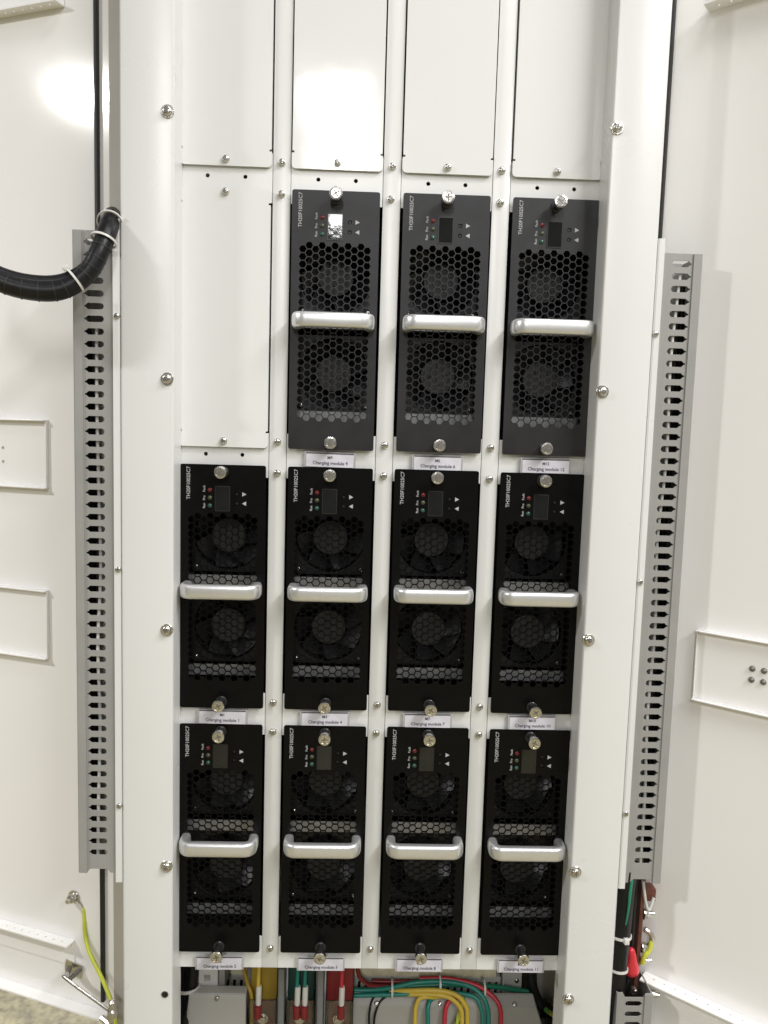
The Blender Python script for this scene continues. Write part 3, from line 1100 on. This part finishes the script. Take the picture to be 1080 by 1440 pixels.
tag(link("side_bolt", finish(bm, "side_bolt"), M['steel'], None, (0.3070, -0.0150, -0.5680), (0, 0, R(75))), "steel bolt end beside the short right duct", "bolt")

# ------------------------------------------------------------------ the wiring bay under the modules
bo = Vector((-0.2130, 0.050, -0.735))
t = tag(empty("cable_bundle", bo), "black cable bundle with a white tie at the bay's left end", "cable")
bm = bmesh.new()
add_tube(bm, [Vector(p) - bo for p in ((-0.2080, 0.062, -0.5575), (-0.2085, 0.060, -0.6000), (-0.2100, 0.055, -0.6300), (-0.2160, 0.045, -0.6600), (-0.2280, 0.030, -0.6850), (-0.2400, 0.020, -0.7350))], 0.0085, 12, 6)
link("cable", finish(bm, "cable", ang=60), M['cable'], t)
bm = bmesh.new()
add_tube(bm, [Vector(p) - bo for p in ((-0.2200, 0.066, -0.5575), (-0.2195, 0.064, -0.6100), (-0.2180, 0.058, -0.6400), (-0.2190, 0.050, -0.7350))], 0.0075, 12, 6)
link("cable", finish(bm, "cable", ang=60), M['cable'], t)
tie_ring(t, (-0.2140, 0.059, -0.6200), (0, 0.1, 1), 0.0152, bo, ha=-2.3, w=0.0016)

to = Vector((-0.1900, 0.062, -0.735))
t = tag(empty("terminal_block", to), "white terminal block with two square openings left of the ochre bar", "terminal block")
link("block_body", plate_mesh("block_body", rect(-0.0135, 0.0115, 0.100, 0.176), [rect(-0.0045, 0.0030, 0.1185, 0.1260), rect(-0.0045, 0.0030, 0.1420, 0.1460)], 0.0, 0.004), M['whitepl'], t)
link("block_back", box_mesh("block_back", (-0.0135, 0.0115, 0.0042, 0.030, 0.100, 0.176)), M['sheet'], t)
link("block_side", box_mesh("block_side", (0.0117, 0.0190, 0.006, 0.030, 0.100, 0.172), bev=0.0006), M['sheet'], t)


def sheet_cover(name, label, x0, x1, spread0, spread1, yf, ztop, bev, depth):
    """bent sheet cover: front face flaring towards the foot, a chamfer, a flat top"""
    o0 = Vector(((x0 + x1) / 2, yf, -0.74))
    bm = bmesh.new()
    zb = -0.74
    rows = [((x0 - spread0, yf - 0.0, zb), (x1 + spread1, yf, zb)), ((x0, yf, ztop - bev), (x1, yf, ztop - bev)), ((x0 + bev * .2, yf + bev * 1.1, ztop), (x1 - bev * .2, yf + bev * 1.1, ztop)), ((x0 + bev * .2, yf + depth, ztop), (x1 - bev * .2, yf + depth, ztop)), ((x0 - spread0, yf + depth, zb), (x1 + spread1, yf + depth, zb))]
    V = [[bm.verts.new(Vector(p) - o0) for p in row] for row in rows]
    for a, b in zip(V, V[1:]):
        bm.faces.new((a[0], a[1], b[1], b[0]))
    bm.faces.new([r_[0] for r_ in V])
    bm.faces.new([r_[1] for r_ in V][::-1])
    bm.faces.new((V[0][0], V[0][1], V[-1][1], V[-1][0]))
    bmesh.ops.recalc_face_normals(bm, faces=bm.faces)
    bmesh.ops.bevel(bm, geom=[e for e in bm.edges], offset=0.0008, segments=2, affect='EDGES')
    root = empty(name, o0)
    link("cover_sheet", finish(bm, "cover_sheet", ang=30), M['sheet'], root)
    tag(root, label, "sheet cover")
    return root, o0


sc1, so1 = sheet_cover("sheet_cover", "grey sheet metal cover below the white terminal block", -0.2080, -0.1420, 0.014, 0.0, 0.042, -0.6190, 0.002, 0.016)
link("screw", SCREWS['tiny'][0], None, sc1, Vector((-0.1750, 0.0420, -0.6230)) - so1)
sc2, so2 = sheet_cover("sheet_cover", "wide grey sheet metal cover under the coloured wires", -0.0180, 0.2080, 0.0, 0.030, 0.078, -0.6500, 0.009, 0.0125)
for x in (0.012, 0.090, 0.182):
    link("screw", SCREWS['tiny'][0], None, sc2, Vector((x, 0.0800, -0.6575)) - so2, (R(-40), 0, 0))
link("vent_slot", box_mesh("vent_slot", (-0.0165, -0.0080, 0.0776, 0.0782, -0.6950, -0.6850)), M['hole'], sc2, -so2)


def hduct(x0, x1, label):
    y = 0.112
    o0 = Vector(((x0 + x1) / 2, y, -0.735))
    root = tag(empty("slotted_duct", o0), label, "wire duct", "pale ducts in the wiring bay")
    sl = []
    x = x0 + 0.005
    while x < x1 - 0.008:
        sl.append([(x, -0.6690), (x + 0.0036, -0.6690), (x + 0.0048, -0.6525), (x + 0.0012, -0.6525)])
        x += 0.0087
    link("slotted_wall", plate_mesh("slotted_wall", rect(x0, x1, -0.690, -0.6485), sl, y, 0.0014), M['ductw'], root, -o0)
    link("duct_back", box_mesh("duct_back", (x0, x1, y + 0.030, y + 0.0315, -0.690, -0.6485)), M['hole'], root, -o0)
    link("duct_cover", box_mesh("duct_cover", (x0, x1, y - 0.0012, y + 0.0330, -0.6483, -0.6458), bev=0.0005), M['ductw'], root, -o0)
    link("lit_floor_strip", box_mesh("lit_floor_strip", (x0 + 0.001, x1 - 0.006, y - 0.0005, y + 0.030, -0.6456, -0.6345), bev=0.001), M['lit_floor'], root, -o0)  # cream strip stands in for the lit floor seen past the duct


hduct(-0.1830, -0.1450, "short pale slotted duct between terminal block and ochre bar")
hduct(-0.0170, 0.1700, "long pale slotted duct behind the coloured wires")


# insulated phase bars with their terminals
def phase_bar(x, mk, label, wires, clabel):
    o0 = Vector((x, 0.062, -0.735))
    root = tag(empty("phase_busbar", o0), label, "busbar", "phase busbars under the modules")
    link("insulated_strip", box_mesh("insulated_strip", (-0.0155, 0.0155, -0.002, 0.002, 0.096, 0.178), bev=0.0012), M[mk], root)
    link("copper_end", box_mesh("copper_end", (-0.0130, 0.0130, -0.0016, 0.0016, 0.030, 0.0955)), M['copper'], root)
    link("terminal_cover", box_mesh("terminal_cover", (-0.0165, 0.0165, -0.0150, -0.0138, 0.040, 0.106), (-0.0165, -0.0153, -0.0138, 0.004, 0.040, 0.106), (0.0153, 0.0165, -0.0138, 0.004, 0.040, 0.106)), M['clear'], root)
    bm = bmesh.new()
    add_lathe(bm, [(0.0065, 0.0), (0.0065, -0.0015)], 16)
    add_lathe(bm, [(0.0050, -0.0015), (0.0050, -0.0055)], 6)
    link("terminal_bolt", finish(bm, "terminal_bolt", ang=25), M['steel'], root, (-0.001, -0.0022, 0.074))
    for dx, m_, wl in wires:
        w0 = Vector((x + dx, 0.047, -0.660))
        wt = tag(empty("phase_wire", w0), wl, "wire", "thin wires on the phase bars")
        bm = bmesh.new()
        add_tube(bm, [Vector((0.001, 0.009, 0.1015)), Vector((0.0005, 0.004, 0.070)), Vector((0, 0.001, 0.046))], 0.0022, 10, 5)
        link("wire", finish(bm, "wire"), M[m_], wt)
        bm = bmesh.new()
        add_lathe(bm, [(0.0030, 0.048), (0.0034, 0.046), (0.0034, 0.026), (0.0030, 0.025)], 12, Matrix.Rotation(R(90), 4, 'X'))
        link("sleeve", finish(bm, "sleeve"), M['whitepl'], wt, None, (R(-2), R(1), 0))
        bm = bmesh.new()
        add_lathe(bm, [(0.0041, 0.0245), (0.0043, 0.0235), (0.0043, 0.010), (0.0038, 0.009)], 14, Matrix.Rotation(R(90), 4, 'X'))
        link("marker_band", finish(bm, "marker_band"), M['redsl'], wt)


phase_bar(-0.1230, 'ochre', "ochre insulated busbar under the modules", [(-0.0055, 'yellow', "yellow wire with white sleeve on the ochre busbar")], "")
phase_bar(-0.0790, 'dkgreen', "dark green insulated busbar under the modules", [(-0.0040, 'teal', "left of two teal wires on the dark green busbar"), (0.0050, 'teal', "right of two teal wires on the dark green busbar")], "")
phase_bar(-0.0330, 'redsl', "red insulated busbar under the modules", [(0.0020, 'redw', "red wire with white sleeve on the red busbar")], "")
for x, lab in ((-0.1010, "grey insulating barrier between the ochre and green busbars"), (-0.0555, "grey insulating barrier between the green and red busbars")):
    bm = bmesh.new()
    add_box(bm, -0.0035, 0.0035, -0.020, 0.010, 0.0, 0.150, bev=0.0012)
    root = tag(empty("phase_barrier", (x, 0.060, -0.735)), lab, "barrier", "grey barriers between busbars")
    link("barrier_plate", finish(bm, "barrier_plate"), M['greyrod'], root)
    bm = bmesh.new()
    add_box(bm, -0.0062, -0.0038, 0.004, 0.010, 0.055, 0.140, bev=0.0004)
    link("side_rib", finish(bm, "side_rib"), M['greyrod'], root)
    bm = bmesh.new()
    add_box(bm, 0.0038, 0.0060, 0.004, 0.010, 0.060, 0.140, bev=0.0004)
    link("side_rib", finish(bm, "side_rib"), M['whitepl'], root)
wire("black_cable", [(-0.0930, 0.075, -0.5575), (-0.0960, 0.072, -0.6000), (-0.0965, 0.068, -0.6500), (-0.0955, 0.066, -0.7350)], 0.0042, 'cable', "black cable behind the barrier left of the green busbar", "cable")

# loose coloured wires running over the wide cover
G = "coloured wires over the wide grey cover"
wire("red_feed_wire", [(-0.0120, 0.085, -0.5575), (-0.0120, 0.086, -0.6180), (-0.0030, 0.088, -0.6360), (0.0100, 0.092, -0.6440), (0.0300, 0.096, -0.6470)], 0.0026, 'redsl', "dark red wire curving down beside the red busbar", group=G)
wire("green_run_wire", [(-0.0300, 0.092, -0.6500), (0.0050, 0.090, -0.6480), (0.0300, 0.088, -0.6430), (0.0600, 0.088, -0.6360), (0.0950, 0.088, -0.6345), (0.1250, 0.086, -0.6380), (0.1400, 0.080, -0.6450), (0.1470, 0.074, -0.6560), (0.1490, 0.071, -0.6750), (0.1495, 0.071, -0.7350)], 0.0029, 'teal', "long green wire arching left to right over the wide cover", group=G)
wire("green_run_wire", [(-0.0300, 0.096, -0.6530), (0.0200, 0.094, -0.6500), (0.0600, 0.093, -0.6440), (0.1100, 0.093, -0.6420), (0.1600, 0.098, -0.6480), (0.1900, 0.100, -0.6540), (0.2050, 0.100, -0.6560)], 0.0030, 'green', "green wire lying flat, ending near the right bracket", group=G)
wire("red_run_wire", [(0.0650, 0.095, -0.6360), (0.1000, 0.092, -0.6335), (0.1350, 0.087, -0.6380), (0.1560, 0.079, -0.6480), (0.1630, 0.073, -0.6580), (0.1640, 0.070, -0.6750), (0.1645, 0.070, -0.7350)], 0.0028, 'redw', "bright red wire bending down at the cover's right end", group=G)
wire("yellow_run_wire", [(0.0280, 0.088, -0.6480), (0.0550, 0.083, -0.6430), (0.0850, 0.080, -0.6400), (0.1080, 0.077, -0.6430), (0.1200, 0.073, -0.6530), (0.1230, 0.071, -0.6700), (0.1235, 0.071, -0.7350)], 0.0029, 'yellow', "yellow wire bending down right of the striped wire", group=G)
wire("yellow_run_wire", [(0.1000, 0.086, -0.6510), (0.0850, 0.082, -0.6500), (0.0680, 0.078, -0.6475), (0.0610, 0.074, -0.6520), (0.0590, 0.071, -0.6700), (0.0620, 0.071, -0.7350)], 0.0027, 'yellow', "yellow wire bending down left of the teal wire", group=G)
wire("teal_drop_wire", [(0.0880, 0.088, -0.6530), (0.0780, 0.080, -0.6530), (0.0745, 0.073, -0.6600), (0.0750, 0.071, -0.6750), (0.0775, 0.071, -0.7350)], 0.0028, 'teal', "teal wire dropping between yellow and red wires", group=G)
wire("red_drop_wire", [(0.1150, 0.086, -0.6520), (0.1040, 0.080, -0.6510), (0.0970, 0.074, -0.6570), (0.0952, 0.071, -0.6750), (0.0955, 0.071, -0.7350)], 0.0028, 'redw', "red wire dropping in the middle of the wide cover", group=G)
wire("striped_wire", [(0.1180, 0.086, -0.6490), (0.1170, 0.078, -0.6560), (0.1120, 0.073, -0.6700), (0.1085, 0.071, -0.6850), (0.1060, 0.071, -0.7350)], 0.0030, 'stripe', "green and yellow striped wire left of the right yellow wire", group=G)
wire("blue_run_wire", [(0.0000, 0.094, -0.6570), (0.0300, 0.090, -0.6545), (0.0600, 0.090, -0.6520), (0.0900, 0.094, -0.6510)], 0.0022, 'blue', "dark blue wire under the green run on the cover", group=G)
wire("black_drop_wire", [(0.0200, 0.092, -0.6530), (0.0080, 0.084, -0.6540), (0.0040, 0.075, -0.6620), (0.0035, 0.074, -0.6800), (0.0060, 0.074, -0.7350)], 0.0014, 'cable', "thin black wire on the wide cover, left one", group=G)
wire("black_drop_wire", [(0.0320, 0.090, -0.6520), (0.0180, 0.082, -0.6550), (0.0110, 0.075, -0.6660), (0.0095, 0.074, -0.6850), (0.0110, 0.074, -0.7350)], 0.0014, 'cable', "thin black wire on the wide cover, right one", group=G)
wire("yellow_run_wire", [(0.0350, 0.086, -0.6505), (0.0600, 0.081, -0.6462), (0.0880, 0.0775, -0.6440), (0.1030, 0.0755, -0.6470), (0.1135, 0.0725, -0.6560), (0.1165, 0.0710, -0.6720), (0.1168, 0.071, -0.7350)], 0.0027, 'yellow', "yellow wire bending down between striped and outer yellow wires", group=G)
wire("red_run_wire", [(0.0050, 0.1005, -0.6440), (0.0350, 0.1000, -0.6440), (0.0700, 0.0985, -0.6420), (0.1150, 0.0980, -0.6425), (0.1450, 0.0990, -0.6470)], 0.0026, 'redsl', "dark red wire lying behind the green run", group=G)
wire("teal_run_wire", [(-0.0280, 0.0860, -0.6530), (0.0150, 0.0845, -0.6500), (0.0500, 0.0825, -0.6470), (0.0900, 0.0840, -0.6450), (0.1300, 0.0805, -0.6475), (0.1395, 0.0745, -0.6580), (0.1420, 0.0710, -0.6750), (0.1425, 0.071, -0.7350)], 0.0026, 'teal', "lower teal wire bending down left of the long green wire", group=G)
for x, z, lab in ((0.0310, -0.6460, "clear cable tie round the wires near the black ones"), (0.0900, -0.6400, "clear cable tie round the middle of the wire run"), (0.1450, -0.6440, "clear cable tie at the right bend of the wires")):
    bm = bmesh.new()
    bmesh.ops.create_circle(bm, segments=6, radius=0.001)
    bm.free()
    bm = bmesh.new()
    add_lathe(bm, [(0.0105, -0.0012), (0.0111, -0.0012), (0.0111, 0.0012), (0.0105, 0.0012)], 22, Matrix.Rotation(R(90), 4, 'Z'), cap=False)
    tag(link("cable_tie", finish(bm, "cable_tie"), M['tie'], None, (x, 0.0905, z)), lab, "cable tie", "clear ties on the wire run")

# right end of the bay
ro = Vector((0.1900, 0.112, -0.735))
t = tag(empty("bracket_plate", ro), "grey bracket plate right of the long pale duct", "bracket")
link("plate", box_mesh("plate", (-0.0180, 0.0070, 0.0, 0.0015, 0.060, 0.176), bev=0.0004), M['ductw'], t)
link("plate_flange", box_mesh("plate_flange", (-0.0195, -0.0182, -0.012, 0.0015, 0.060, 0.176), bev=0.0004), M['ductw'], t)
link("screw", SCREWS['tiny'][0], None, t, (0.0005, -0.0002, 0.0850))
link("screw", SCREWS['tiny'][0], None, t, (-0.0120, -0.0002, 0.1040))
t = tag(empty("equipment_box", (0.2370, 0.110, -0.735)), "grey box at the right end of the wiring bay", "box")
link("box_body", box_mesh("box_body", (-0.0210, 0.0160, 0.0, 0.060, 0.062, 0.176), bev=0.0012), M['sheet'], t)
link("box_lid", box_mesh("box_lid", (-0.0190, 0.0140, -0.0016, -0.0002, 0.066, 0.172), bev=0.0005), M['sheet'], t)
wire("black_cable", [(0.2055, 0.105, -0.5575), (0.2065, 0.104, -0.6300), (0.2110, 0.100, -0.6580), (0.2240, 0.094, -0.6740), (0.2540, 0.088, -0.6830)], 0.0068, 'cable', "thick black cable curving right beside the grey box", "cable")
wire("striped_wire", [(0.2180, 0.070, -0.6560), (0.2280, 0.072, -0.6640), (0.2400, 0.074, -0.6690), (0.2550, 0.076, -0.6780)], 0.0028, 'stripe', "green-yellow wire at the bay's right end under the black cable")
wire("black_cable", [(0.2190, 0.080, -0.6720), (0.2240, 0.078, -0.6860), (0.2330, 0.078, -0.7000), (0.2400, 0.080, -0.7350)], 0.0052, 'cable', "black cable below the striped wire at the bay's right end", "cable")
wire("yellow_side_wire", [(-0.1500, 0.066, -0.5575), (-0.1490, 0.064, -0.5950), (-0.1420, 0.058, -0.6180), (-0.1360, 0.052, -0.6380), (-0.1355, 0.050, -0.7350)], 0.0026, 'ochre', "dull yellow wire curving past the ochre busbar's left edge", "wire")
